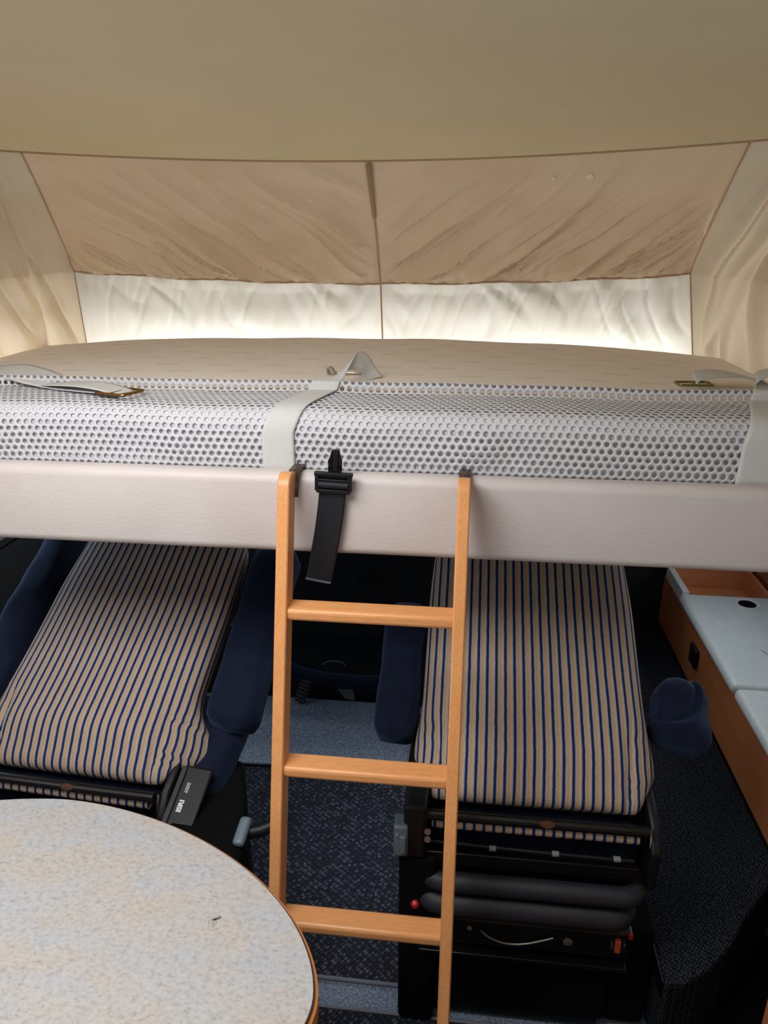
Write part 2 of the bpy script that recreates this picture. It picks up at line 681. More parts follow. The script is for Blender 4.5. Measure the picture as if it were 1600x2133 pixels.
def SEAM(x):
    return Vector((x, 2.50, 1.596 + 0.033 * ((x + 0.33) / 1.0) ** 2 + 0.0022 * math.sin(x * 21)))


def BOT(x):
    return Vector((x, 2.515, 1.20))


def upper(u, v, a, c, sgn, seed):
    xt = (XTL, XTC, XTR)[a] * (1 - u) + (XTL, XTC, XTR)[c] * u
    xs = (XSL, XSC, XSR)[a] * (1 - u) + (XSL, XSC, XSR)[c] * u
    p = TOP(xt).lerp(SEAM(xs), v)
    s = v * 0.5
    edge = min(1, 12 * u, 12 * (1 - u)) * min(1, 8 * (1 - v)) * min(1, 10 * v)
    q = p.x - sgn * s * 0.95
    n1 = fbm(q * 8.5 + fbm(p.x * 3, s * 3, seed) * 0.7, s * 0.9, seed)
    n2 = fbm(q * 21.0 + fbm(p.x * 6, s * 5, seed) * 0.5, s * 2.0, seed + 5)
    ridge = (max(0, 1 - abs(n1) * 4.2) ** 1.3 * 0.042 + n1 * 0.032) * (0.12 + v ** 1.1)
    ridge2 = (max(0, 1 - abs(n2) * 4.0) ** 1.3 * 0.024 + n2 * 0.010) * v ** 1.4
    n3 = fbm(p.x * 2.2, s * 9.0, seed + 9) * 0.010 * (0.4 + v)
    puck = math.sin(p.x * 150 + 3 * fbm(p.x * 9, 1, seed)) * 0.0042 * math.exp(-(1 - v) * 8)
    d = (ridge + ridge2 + n3) * edge + puck * min(1, 20 * (1 - v) + .2)
    sag = 0.03 * math.sin(math.pi * v)
    return p + Vector((0, -0.62, -0.78)) * d + Vector((0, 0.5, 0.85)) * sag * 0.3


def lower(u, v, a, c, seed):
    xs = (XSL, XSC, XSR)[a] * (1 - u) + (XSL, XSC, XSR)[c] * u
    xb = (XSL + 0.01, XSC + 0.012, XSR + 0.075)[a] * (1 - u) + (XSL + 0.01, XSC + 0.012, XSR + 0.075)[c] * u
    p = SEAM(xs).lerp(BOT(xb), v)
    s = v * 0.4
    edge = min(1, 14 * u, 14 * (1 - u)) * min(1, 12 * v)
    n1 = fbm((p.x - s * 0.45) * 9 + 0.8 * fbm(p.x * 4, s * 5, seed), s * 2.0, seed)
    n2 = fbm((p.x + s * 0.3) * 20, s * 4, seed + 4)
    d = (max(0, 1 - abs(n1) * 4.2) ** 1.3 * 0.013 + n1 * 0.022) * edge * (1 - 0.5 * v)
    d += (max(0, 1 - abs(n2) * 4.2) ** 1.3 * 0.006) * edge * (1 - 0.7 * v)
    d += fbm(p.x * 2.5, s * 10, seed + 3) * 0.014 * edge
    d += math.sin(p.x * 130 + 4 * fbm(p.x * 8, 2, seed)) * 0.0036 * math.exp(-v * 9)
    return p + Vector((0, -1, 0)) * d


def side(u, v, sgn, seed):
    # u: 0 at the corner, 1 at the outer end; v: 0 top, 1 bottom
    xt0, xs0, xb0 = ((XTL, XSL, XSL + 0.01), (XTR, XSR, XSR + 0.075))[sgn > 0]
    xo = (-1.50, 1.02)[sgn > 0]
    xt = xt0 + (xo - xt0) * u
    top = TOP(xt)
    mid = SEAM(xs0).lerp(Vector((xo, 1.62, 1.60)), u)
    bot = BOT(xb0).lerp(Vector((xo, 1.62, 1.12)), u)
    vs = 0.42
    p = top.lerp(mid, v / vs) if v < vs else mid.lerp(bot, (v - vs) / (1 - vs))
    edge = min(1, 10 * u) * min(1, 8 * v)
    n1 = fbm((u * 1.0 + v * 0.35) * 9, v * 2.0, seed)
    d = (max(0, 1 - abs(n1) * 4) ** 1.3 * 0.022 + n1 * 0.04) * edge * (0.3 + v)
    d += fbm(u * 3, v * 7, seed + 2) * 0.02 * edge
    fold = math.exp(-((u - (0.27 if sgn < 0 else 0.36) - 0.02 * math.sin(v * 9)) / 0.03) ** 2) * 0.05 * min(1, 3 * v)
    return p + Vector((-sgn * 0.75, -0.6, 0)) * (d + fold)


MB().grid(lambda u, v: upper(u, v, 0, 1, 1, 1.3), 220, 110).build('upper_panel', MAT['tent_upper'], tent)
MB().grid(lambda u, v: upper(u, v, 1, 2, -1, 7.7), 220, 110).build('upper_panel', MAT['tent_upper'], tent)
MB().grid(lambda u, v: lower(u, v, 0, 1, 3.1), 200, 80).build('lower_panel', MAT['tent_lower'], tent)
MB().grid(lambda u, v: lower(u, v, 1, 2, 5.9), 200, 80).build('lower_panel', MAT['tent_lower'], tent)
MB().grid(lambda u, v: side(u, v, -1, 2.2), 170, 150).build('side_panel', MAT['tent_side'], tent)
MB().grid(lambda u, v: side(u, v, 1, 4.4), 170, 150).build('side_panel', MAT['tent_side'], tent)
off = Vector((0, -0.003, -0.001))
MB().tube([SEAM(XSL + (XSR - XSL) * i / 120) + off + Vector((0, 0.0006 * math.sin(i * 2.1), 0.0007 * math.sin(i * 1.7))) for i in range(121)], 0.0030, 6).build('seam', MAT['seam'], tent)
for k, (xt, xs, dx) in enumerate(((XTL, XSL, 0.01), (XTC, XSC, 0.012), (XTR, XSR, 0.075))):
    pts = [Vector(upper(0 if k < 2 else 1, v / 20, min(k, 1), min(k, 1) + 1, 1, 1.0)) + off for v in range(21)]
    pts += [SEAM(xs).lerp(BOT(xs + dx), v / 14) + off for v in range(1, 15)]
    MB().tube(pts, 0.0022 if k != 1 else 0.0026, 6).build('seam', MAT['seam'], tent)
# dark sewn tape at the head of the centre seam
b = MB()
pts = [Vector(upper(0, v / 20 * 0.42, 1, 2, 1, 1.0)) + Vector((0, -0.004, -0.004)) for v in range(21)]
for i, p in enumerate(pts):
    w = 0.0085 - 0.0035 * i / 20
    b.v += [tuple(p + Vector((-w, 0, 0))), tuple(p + Vector((w, 0, 0)))]
b.f += [(2 * i, 2 * i + 1, 2 * i + 3, 2 * i + 2) for i in range(20)]
b.build('sewn_tape', MAT['strip'], tent, solid=0.001)
# pale flakes on the browner upper cloth
random.seed(4)
for (u, v, a, r) in ((0.33, 0.28, 0, 0.005), (0.40, 0.34, 0, 0.003), (0.66, 0.32, 0, 0.0025), (0.81, 0.29, 0, 0.004), (0.43, 0.60, 0, 0.0025),
                     (0.33, 0.25, 1, 0.0025), (0.43, 0.23, 1, 0.0035), (0.53, 0.15, 1, 0.006), (0.63, 0.14, 1, 0.0085)):
    sg, sd = ((1, 1.3), (-1, 7.7))[a]
    c = Vector(upper(u, v, a, a + 1, sg, sd))
    e1 = (Vector(upper(u + 0.01, v, a, a + 1, sg, sd)) - c).normalized()
    e2 = (Vector(upper(u, v + 0.01, a, a + 1, sg, sd)) - c).normalized()
    nn = e1.cross(e2).normalized()
    if nn.y > 0:
        nn = -nn
    b = MB()
    ring = []
    for k in range(9):
        t = 2 * math.pi * k / 9
        rr = 1.35 * r * random.uniform(0.6, 1.1)
        ring.append(c + nn * 0.0035 + e1 * math.cos(t) * rr + e2 * math.sin(t) * rr)
    b.add(ring, [tuple(range(9))])
    b.build('pale_flake', MAT['spot'], tent, smooth=False, solid=0.0008)

# ------------------------------------------------------------------ drop-down bed
BX0, BX1 = -1.40, 0.80
bed = thing('drop_down_bed', 'drop-down bed with a cream leatherette front board hanging over the cab seats', 'bed', (-0.3, 1.9, 1.12))


def bed_front(u, v):
    # rounded section swept along x: v runs around the section
    pass


prof = []
y0, y1, z0, z1, r = 1.360, 1.412, 1.123, 1.293, 0.020
for (cy, cz, a0) in ((y1 - r, z1 - r, 0), (y0 + r, z1 - r, 90), (y0 + r, z0 + r, 180), (y1 - r, z0 + r, 270)):
    for k in range(7):
        t = R(a0 + 15 * k)
        prof.append((cy + r * math.cos(t), cz + r * math.sin(t)))
b = MB()
NP, NX = len(prof), 90
for i in range(NX + 1):
    x = BX0 + (BX1 - BX0) * i / NX
    for (y, z) in prof:
        mid = 1 - min(1, abs(z - 1.208) / 0.085)
        dy = (-0.003 * mid + 0.0016 * fbm(x * 5, z * 9, 3)) if y < 1.385 else 0
        b.v.append((x - bed.location.x, y + dy - bed.location.y, z + 0.001 * fbm(x * 3, y, 8) - bed.location.z))
for i in range(NX):
    for k in range(NP):
        q = (k + 1) % NP
        b.f.append((i * NP + k, i * NP + q, (i + 1) * NP + q, (i + 1) * NP + k))
b.f.append(tuple(range(NP)))
b.f.append(tuple(NX * NP + k for k in range(NP)))
b.build('front_board', MAT['leather'], bed, angle=60)
b = MB().box((BX0 + 0.3, 1.412 - 1.9, 0.02), (BX1 + 0.3, 2.44 - 1.9, 0.155))
b.build('bed_base', MAT['skirt'], bed, bevel=0.01)
tent.location = (0, 0, 0)

# mattress -----------------------------------------------------------
MX0, MX1 = -1.36, 0.72


def mat_top(x, y):
    e = (x + 0.34) / 1.02
    crown = 0.052 * (1 - min(1.25, abs(e)) ** 2.6 * 0.85) * max(0.0, min(1, (y - 1.50) / 0.62)) ** 0.8
    base = 1.4055 - 0.012 * max(0, abs(e) - 0.75) + 0.004 * fbm(x * 4, y * 4, 2)
    back = -0.06 * max(0, (y - 2.28) / 0.15) ** 2
    return base + crown * 0.74 + back


mattress = MB()


def mfun(u, v):
    x = MX0 + (MX1 - MX0) * u
    # section: front bottom -> roll -> top -> back
    if v < 0.18:
        t = v / 0.18
        return (x, 1.4155, 1.284 + (1.370 - 1.284) * t)
    if v < 0.34:
        t = (v - 0.18) / 0.16 * math.pi / 2
        zt = mat_top(x, 1.45)
        return (x, 1.4155 + 0.0345 * (1 - math.cos(t)), 1.370 + (zt - 1.370) * math.sin(t))
    t = (v - 0.34) / 0.66
    y = 1.45 + (2.43 - 1.45) * t
    return (x, y, mat_top(x, y))


mattress.grid(mfun, 90, 80)
mattress.grid(lambda u, v: (MX0 + (MX1 - MX0) * u, 2.43, mat_top(MX0 + (MX1 - MX0) * u, 2.43) * (1 - v) + 1.284 * v), 90, 2)
mattress.grid(lambda u, v: (MX0 + (MX1 - MX0) * u, 1.418 + (2.43 - 1.418) * v, 1.284), 4, 4)
for xx in (0.0, 1.0):
    prof = [mfun(xx, v / 80) for v in range(81)] + [(MX0 + (MX1 - MX0) * xx, 2.43, 1.284)]
    mattress.add(prof, [tuple(range(len(prof)))])
mo = mattress.build('mattress', MAT['ticking'], None, angle=50)
tag(mo, 'thick cream mattress with woven dashes lying on the drop-down bed', 'mattress')
bm = bmesh.new()
bm.from_mesh(mo.data)
bmesh.ops.remove_doubles(bm, verts=bm.verts, dist=0.0004)
bmesh.ops.recalc_face_normals(bm, faces=bm.faces)
bm.to_mesh(mo.data)
bm.free()
mo.data.materials.append(MAT['mattress_under_net'])
for p in mo.data.polygons:
    if p.center.y < 1.568:
        p.material_index = 1

# safety net with round holes ----------------------------------------
net = thing('safety_net', 'white perforated mesh net folded over the front of the mattress', 'safety net', (-0.3, 1.42, 1.29))
NX0, NX1 = -1.22, 0.78
SEG = [(1.4125, 1.282), (1.4110, 1.31), (1.4105, 1.345), (1.412, 1.370), (1.418, 1.388), (1.428, 1.399), (1.442, 1.4065), (1.47, 1.411), (1.51, 1.413),
       (1.552, 1.414), (1.566, 1.4165), (1.5685, 1.424), (1.5695, 1.434), (1.572, 1.438), (1.577, 1.436), (1.580, 1.424)]
CUM = [0]
for p, q in zip(SEG[:-1], SEG[1:]):
    CUM.append(CUM[-1] + math.dist(p, q))
NETL = CUM[-1]


def netpos(x, s):
    s = max(0, min(NETL, s))
    i = max(k for k in range(len(CUM) - 1) if CUM[k] <= s + 1e-9)
    t = (s - CUM[i]) / (CUM[i + 1] - CUM[i])
    p0 = SEG[max(i - 1, 0)]
    p1, p2 = SEG[i], SEG[i + 1]
    p3 = SEG[min(i + 2, len(SEG) - 1)]
    y, z = [0.5 * (2 * p1[k] + (p2[k] - p0[k]) * t + (2 * p0[k] - 5 * p1[k] + 4 * p2[k] - p3[k]) * t * t + (3 * p1[k] - p0[k] - 3 * p2[k] + p3[k]) * t ** 3) for k in (0, 1)]
    e = max(0, abs((x + 0.34) / 1.02) - 0.75)
    z += -0.012 * e * min(1, s / 0.08) + 0.004 * fbm(x * 4, y * 4, 2) * min(1, s / 0.08)
    # gentle bulges of the cloth
    fr = max(0, 1 - abs(s - 0.055) / 0.075)
    y -= fr * (0.008 * max(0, fbm(x * 5.5, s * 9, 11)) + 0.004 * max(0, fbm(x * 13, s * 14, 4)))
    z += 0.003 * max(0, fbm(x * 6, y * 10, 21)) * min(1, max(0, s - 0.1) / 0.05)
    # the net leans a little to the right towards the back
    return Vector((x, y, z))


pit = 0.0158
row = pit * 0.866
nr = int(NETL / row)
row = NETL / nr
nc = int((NX1 - NX0) / pit)
loc = net.location
b = MB()
HN = 12
idx = {}


def vid(key, x, s):
    if key not in idx:
        b.v.append(tuple(netpos(x, s) - loc))
        idx[key] = len(b.v) - 1
    return idx[key]


for j in range(nr):
    for i in range(nc):
        cxx = NX0 + (i + 0.5 + 0.5 * (j % 2)) * pit
        cs = (j + 0.5) * row
        hexa = []
        for k in range(6):
            t = math.pi / 6 + k * math.pi / 3
            hx = cxx + pit / 1.732 * math.cos(t)
            hs = cs + row / 0.866 / 1.732 * math.sin(t)
            hexa.append((hx, hs))
        out = []
        for k in range(6):
            a, c = hexa[k], hexa[(k + 1) % 6]
            for t in (0, 0.5):
                px, ps = a[0] * (1 - t) + c[0] * t, a[1] * (1 - t) + c[1] * t
                out.append(vid((round(px * 4e3), round(ps * 4e3)), px, ps))
        inn = []
        rr = pit * 0.315 * (1 + 0.06 * math.sin(i * 1.7 + j))
        for k in range(HN):
            t = math.pi / 6 + k * 2 * math.pi / HN
            b.v.append(tuple(netpos(cxx + rr * math.cos(t), cs + rr * math.sin(t)) - loc))
            inn.append(len(b.v) - 1)
        for k in range(HN):
            q = (k + 1) % HN
            b.f.append((out[k], out[q], inn[q], inn[k]))
b.build('mesh_panel', MAT['net'], net, solid=0.0009, angle=80)


def strap_on_net(x0, x1, hw0, hw1, s0=0.0, s1=None, lift=0.0035, n=26):
    pts, sd = [], []
    s1 = s1 or NETL
    for i in range(n + 1):
        t = i / n
        s = s0 + (s1 - s0) * t
        x = x0 + (x1 - x0) * max(0, (s - 0.08) / (NETL - 0.08)) if s > 0.08 else x0
        p = netpos(x, s)
        a, c = netpos(x, s - 0.004), netpos(x, s + 0.004)
        tn = (c - a).normalized()
        nn = Vector((1, 0, 0)).cross(tn).normalized()
        p = p + nn * lift
        pts.append(p - loc)
        w = hw0 + (hw1 - hw0) * t
        sd.append(Vector((w, 0, 0)))
    return pts, sd


# centre strap, ending in a loop that stands up behind the hem
pts, sd = strap_on_net(-0.377, -0.300, 0.0335, 0.031)
c0 = ribbon(pts, sd, 0.0018, 'strap', MAT['webbing'], net, 2)
pts = [(-0.312, 1.586, 1.420), (-0.302, 1.600, 1.432), (-0.280, 1.640, 1.455), (-0.262, 1.668, 1.470), (-0.243, 1.690, 1.462), (-0.232, 1.70, 1.440), (-0.222, 1.70, 1.424)]
sd = [(0.028, 0, 0.002), (0.026, 0.002, 0.006), (0.016, 0.01, 0.014), (0.008, 0.012, 0.02), (0.006, 0.014, 0.018), (0.012, 0.016, 0.010), (0.02, 0.016, 0.004)]
ribbon([Vector(p) - loc for p in pts], sd, 0.0018, 'strap', MAT['webbing'], net, 6)
b = MB()
b.tube([Vector(p) - loc for p in ((-0.333, 1.735, 1.428), (-0.334, 1.730, 1.440), (-0.326, 1.728, 1.444), (-0.318, 1.727, 1.436))], 0.004, 8)
b.tube([Vector(p) - loc for p in ((-0.333, 1.742, 1.430), (-0.260, 1.742, 1.430))], 0.003, 8)
b.tube([Vector(p) - loc for p in ((-0.272, 1.727, 1.441), (-0.262, 1.728, 1.444), (-0.254, 1.730, 1.438), (-0.254, 1.735, 1.428))], 0.004, 8)
b.build('buckle', MAT['zinc'], net)

# right strap
pts, sd = strap_on_net(0.552, 0.612, 0.043, 0.034)
ribbon(pts, sd, 0.0018, 'strap', MAT['webbing'], net, 2)
pts = [(0.63, 1.588, 1.426), (0.61, 1.61, 1.434), (0.60, 1.64, 1.452), (0.64, 1.66, 1.462), (0.70, 1.66, 1.452), (0.76, 1.64, 1.425)]
sd = [(0.035, 0, 0), (0.024, 0.02, 0.002), (0.006, 0.03, 0.003), (0.0, 0.031, 0.002), (0, 0.031, 0), (0, 0.031, 0)]
ribbon([Vector(p) - loc for p in pts], sd, 0.0018, 'strap', MAT['webbing'], net, 6)
pts = [(0.500, 1.685, 1.428), (0.494, 1.70, 1.434), (0.505, 1.715, 1.443), (0.55, 1.73, 1.446), (0.60, 1.745, 1.440), (0.66, 1.75, 1.425)]
sd = [(0.004, 0.030, 0.002), (0.0, 0.026, 0.006), (0, 0.026, 0.006), (0, 0.028, 0.004), (0, 0.03, 0), (0, 0.03, 0)]
ribbon([Vector(p) - loc for p in pts], sd, 0.0018, 'strap', MAT['webbing'], net, 6)


def buckle_ring(cx, cy, z, lx, ly, ang, mat, r=0.0028):
    pts = []
    for (sx, sy, a0) in ((1, 1, 0), (-1, 1, 90), (-1, -1, 180), (1, -1, 270)):
        for k in range(5):
            t = R(a0 + 22.5 * k)
            pts.append(Vector((sx * (lx / 2 - 0.006) + 0.006 * math.cos(t), sy * (ly / 2 - 0.006) + 0.006 * math.sin(t), 0)))
    rot = Matrix.Rotation(R(ang), 3, 'Z')
    pts = [rot @ p + Vector((cx, cy, z)) - loc for p in pts]
    bb = MB().tube(pts, r, 8, closed=True)
    mid = [rot @ Vector((0, -ly / 2, 0)) + Vector((cx, cy, z)) - loc, rot @ Vector((0, ly / 2, 0)) + Vector((cx, cy, z)) - loc]
    bb.tube(mid, r * 0.8, 8)
    return bb.build('buckle', mat, net)


buckle_ring(0.485, 1.675, 1.432, 0.072, 0.042, 4, MAT['olive_metal'])
# left strap lying on the net with its brass buckle
pts = [(-1.26, 1.66, 1.415), (-1.15, 1.640, 1.432), (-1.06, 1.620, 1.440), (-0.97, 1.585, 1.431), (-0.905, 1.555, 1.421), (-0.84, 1.528, 1.420), (-0.765, 1.505, 1.421)]
sd = [(0.01, 0.045, 0.004), (0.01, 0.044, 0.006), (0.012, 0.044, 0.008), (0.018, 0.040, 0.006), (0.018, 0.028, 0.001), (0.014, 0.027, 0), (0.012, 0.027, 0)]
ribbon([Vector(p) - loc for p in pts], sd, 0.0018, 'strap', MAT['webbing'], net, 6)
pts = [(-0.93, 1.558, 1.424), (-0.87, 1.530, 1.430), (-0.81, 1.508, 1.433), (-0.755, 1.492, 1.428), (-0.728, 1.485, 1.421)]
sd = [(0.010, 0.026, 0), (0.011, 0.026, 0), (0.011, 0.026, 0.001), (0.012, 0.026, 0), (0.012, 0.026, 0)]
ribbon([Vector(p) - loc for p in pts], sd, 0.0018, 'strap', MAT['webbing'], net, 6)
buckle_ring(-0.738, 1.490, 1.4235, 0.078, 0.064, -18, MAT['brass'])

# ------------------------------------------------------------------ ladder
lad = thing('ladder', 'beech ladder hooked over the bed front board', 'ladder', (-0.17, 1.30, 1.31))
LEAN = R(16)
MT = Matrix.Rotation(-LEAN, 4, 'X')   # local -z runs down and towards the camera


def rail(x):
    # section in the y/z plane, extruded along x; front top corner rounded
    L, D, W = 1.353, 0.052, 0.024
    out = [(0, -L), (D, -L + D * math.tan(LEAN)), (D, 0.006)]
    for k in range(9):
        t = R(90 + 90 * k / 8)
        out.append((0.030 + 0.030 * math.cos(t), -0.024 + 0.030 * math.sin(t)))
    bb = MB()
    n = len(out)
    vs = [(-W / 2, y, z) for y, z in out] + [(W / 2, y, z) for y, z in out]
    fs = [tuple(range(n)), tuple(range(2 * n - 1, n - 1, -1))]
    fs += [(i, n + i, n + (i + 1) % n, (i + 1) % n) for i in range(n)]
    bb.add(vs, fs, Matrix.Translation((x, 0, 0)) @ MT)
    return bb.build('rail', MAT['beech_z'], lad, bevel=0.003, seg=2)


XLr, XRr = -0.341 + 0.17, -0.002 + 0.17
rail(XLr)
rail(XRr)
for zr in (1.060, 0.762, 0.461, 0.160):
    d = (1.31 - zr)
    yc = -d * math.tan(LEAN) + 0.027
    bb = MB().box((XLr + 0.005, yc - 0.024, -d - 0.022), (XRr - 0.005, yc + 0.026, -d + 0.003))
    bb.build('rung', MAT['beech_x'], lad, bevel=0.008, seg=4)
for x, s in ((XLr, 1), (XRr, 1)):
    # brown strip hook: screwed to the inner face of the rail, bent over the board
    hx = x + (0.0135 if x < 0 else 0.006)
    prof = [(0.034, -0.055), (0.043, -0.03), (0.050, -0.014), (0.060, -0.009), (0.088, -0.0095), (0.108, -0.011), (0.116, -0.019), (0.117, -0.034)]
    bb = MB()
    hw = 0.0115
    for (y, z) in prof:
        bb.v += [(hx - hw + 0.004, y, z), (hx + hw - 0.004, y, z), (hx + hw - 0.004, y, z - 0.0)]
    bb = MB()
    for i, (y, z) in enumerate(prof):
        bb.v += [(hx - 0.017, y, z), (hx + 0.005, y, z)]
    bb.f += [(2 * i, 2 * i + 1, 2 * i + 3, 2 * i + 2) for i in range(len(prof) - 1)]
    bb.build('hook', MAT['metal_brown'], lad, solid=0.003)

# ------------------------------------------------------------------ black belt with its latch
belt = thing('safety_belt', 'black webbing belt with plastic tongue hanging down the bed front board', 'belt', (-0.255, 1.352, 1.29))
loc = belt.location
pts = [(-0.254, 1.349, 1.284), (-0.257, 1.348, 1.262), (-0.262, 1.3465, 1.22), (-0.270, 1.345, 1.17), (-0.279, 1.344, 1.125), (-0.285, 1.344, 1.095), (-0.290, 1.345, 1.071)]
tilt = [2, 3, 6, 8, 8, 9, 9]
sd = [(0.0265 * math.cos(R(a)), 0, -0.0265 * math.sin(R(a)) * 0.8) for a in tilt]
ribbon([Vector(p) - loc for p in pts], sd, 0.0022, 'webbing', MAT['belt'], belt)
MB().box((-0.0262, -0.0022, -0.0025), (0.0262, 0.0022, 0.0025), Matrix.Translation(Vector((-0.2905, 1.3445, 1.073)) - loc) @ Matrix.Rotation(R(9), 4, 'Y')).build('folded_hem', MAT['belt_hem'], belt, bevel=0.001)
# frame of the tongue: outer trapezoid with two slots (built from bars)
bb = MB()
T = Matrix.Translation(Vector((-0.254, 1.344, 1.283)) - loc) @ Matrix.Rotation(R(2), 4, 'Y')
bb.box((-0.0375, -0.006, 0.014), (0.0375, 0.006, 0.0215), T)
bb.box((-0.033, -0.006, -0.0200), (0.033, 0.006, -0.0125), T)
bb.box((-0.036, -0.006, -0.016), (-0.0285, 0.006, 0.018), T)
bb.box((0.0285, -0.006, -0.016), (0.036, 0.006, 0.018), T)
bb.box((-0.030, -0.0045, 0.0035), (0.030, 0.0045, 0.008), T)
bb.box((-0.031, 0.002, -0.016), (0.031, 0.005, 0.018), T)
bb.build('tongue_frame', MAT['plastic_black'], belt, bevel=0.0025)
bb = MB()
bb.tube([T @ Vector((-0.029, -0.001, -0.004)), T @ Vector((0.029, -0.001, -0.004))], 0.0075, 10)
bb.build('webbing_roll', MAT['belt'], belt)
bb = MB()
bb.prism([(-0.0135, 0.020), (0.0135, 0.020), (0.0135, 0.044), (0.0095, 0.056), (0.0085, 0.0645), (-0.0055, 0.0645), (-0.0085, 0.056), (-0.0125, 0.044)], -0.003, 0.003,
         T @ Matrix.Translation((0.001, 0.010, 0)) @ Matrix.Rotation(R(90), 4, 'X'))
for dx in (-0.006, 0.006):
    bb.box((dx - 0.0008, 0.004, 0.024), (dx + 0.0008, 0.0075, 0.060), T)
bb.build('tongue', MAT['plastic_black'], belt, bevel=0.0012, seg=2)
bb = MB()
for (dx, dz) in ((-0.0098, 0.042), (-0.0098, 0.028), (0.0098, 0.030)):
    bb.box((dx - 0.0022, 0.005, dz - 0.003), (dx + 0.0032, 0.0068, dz + 0.003), T)
bb.build('tongue_slot', MAT['skirt'], belt, smooth=False)


# ------------------------------------------------------------------ cab seats
def soft(t):
    return max(0.0, min(1.0, t)) ** 2 * (3 - 2 * max(0.0, min(1.0, t)))


def capsule_pad(name, mat, parent, M4, L, W, H, wob=0.004, seed=0, n=5.0, bend=0.0):
    """upholstered bar with rounded ends, along local y"""
    bb = MB()
    NT, NS = (34, 36) if wob < 0.01 else (80, 84)
    for i in range(NT + 1):
        t = i / NT
        y = L * t
        d = min(t, 1 - t) * L
        rad = 0.5 * min(W, H) * 0.9
        k = math.sqrt(max(0.0, 1 - (1 - min(1, d / rad)) ** 2)) if d < rad else 1.0
        k = max(k, 0.02)
        kk = 0.35 + 0.65 * k if 0 < i < NT else 0.02
        for j in range(NS):
            a = 2 * math.pi * j / NS
            ca, sa = math.cos(a), math.sin(a)
            x = W / 2 * kk * math.copysign(abs(ca) ** (2 / n), ca)
            z = H / 2 * kk * math.copysign(abs(sa) ** (2 / n), sa)
            p = Vector((x, y, z + bend * (t - 0.5) ** 2))
            w = wob * (fbm(p.x * 16 + seed, p.y * 11, p.z * 16 + seed) if wob < 0.01 else fbm(p.x * 11 + seed, p.y * 11 - p.x * 5, p.z * 11 + seed))
            p += Vector((x, 0, z)).normalized() * w if (x or z) else Vector((0, 0, 0))
            if wob > 0.01 and z > -0.2 * H:
                for (qx, qy, qr) in ((-0.040, 0.110, 0.066),):
                    dd = math.hypot(x - qx, y - qy) - qr
                    p.z += -0.009 * math.exp(-(dd / 0.008) ** 2) + 0.006 * math.exp(-((dd - 0.014) / 0.012) ** 2)
            bb.v.append(tuple(M4 @ p))
    for i in range(NT):
        for j in range(NS):
            q = (j + 1) % NS
            bb.f.append((i * NS + j, i * NS + q, (i + 1) * NS + q, (i + 1) * NS + j))
    bb.f.append(tuple(range(NS)))
    bb.f.append(tuple(NT * NS + j for j in range(NS)))
    return bb.build(name, mat, parent, angle=75)


def text_mesh(name, body, size, M4, mat, parent, extrude=0.0003, offset=0.0, sx=1.0):
    cu = bpy.data.curves.new(name, 'FONT')
    cu.body = body
    cu.size = size
    cu.extrude = extrude
    cu.offset = offset
    tmp = bpy.data.objects.new(name + '_tmp', cu)
    COL.objects.link(tmp)
    dg = bpy.context.evaluated_depsgraph_get()
    me = bpy.data.meshes.new_from_object(tmp.evaluated_get(dg))
    COL.objects.unlink(tmp)
    bpy.data.objects.remove(tmp)
    me.name = name
    me.transform(M4 @ Matrix.Diagonal((sx, 1, 1, 1)))
    me.materials.clear()
    me.materials.append(mat)
    o = bpy.data.objects.new(name, me)
    COL.objects.link(o)
    o.parent = parent
    return o


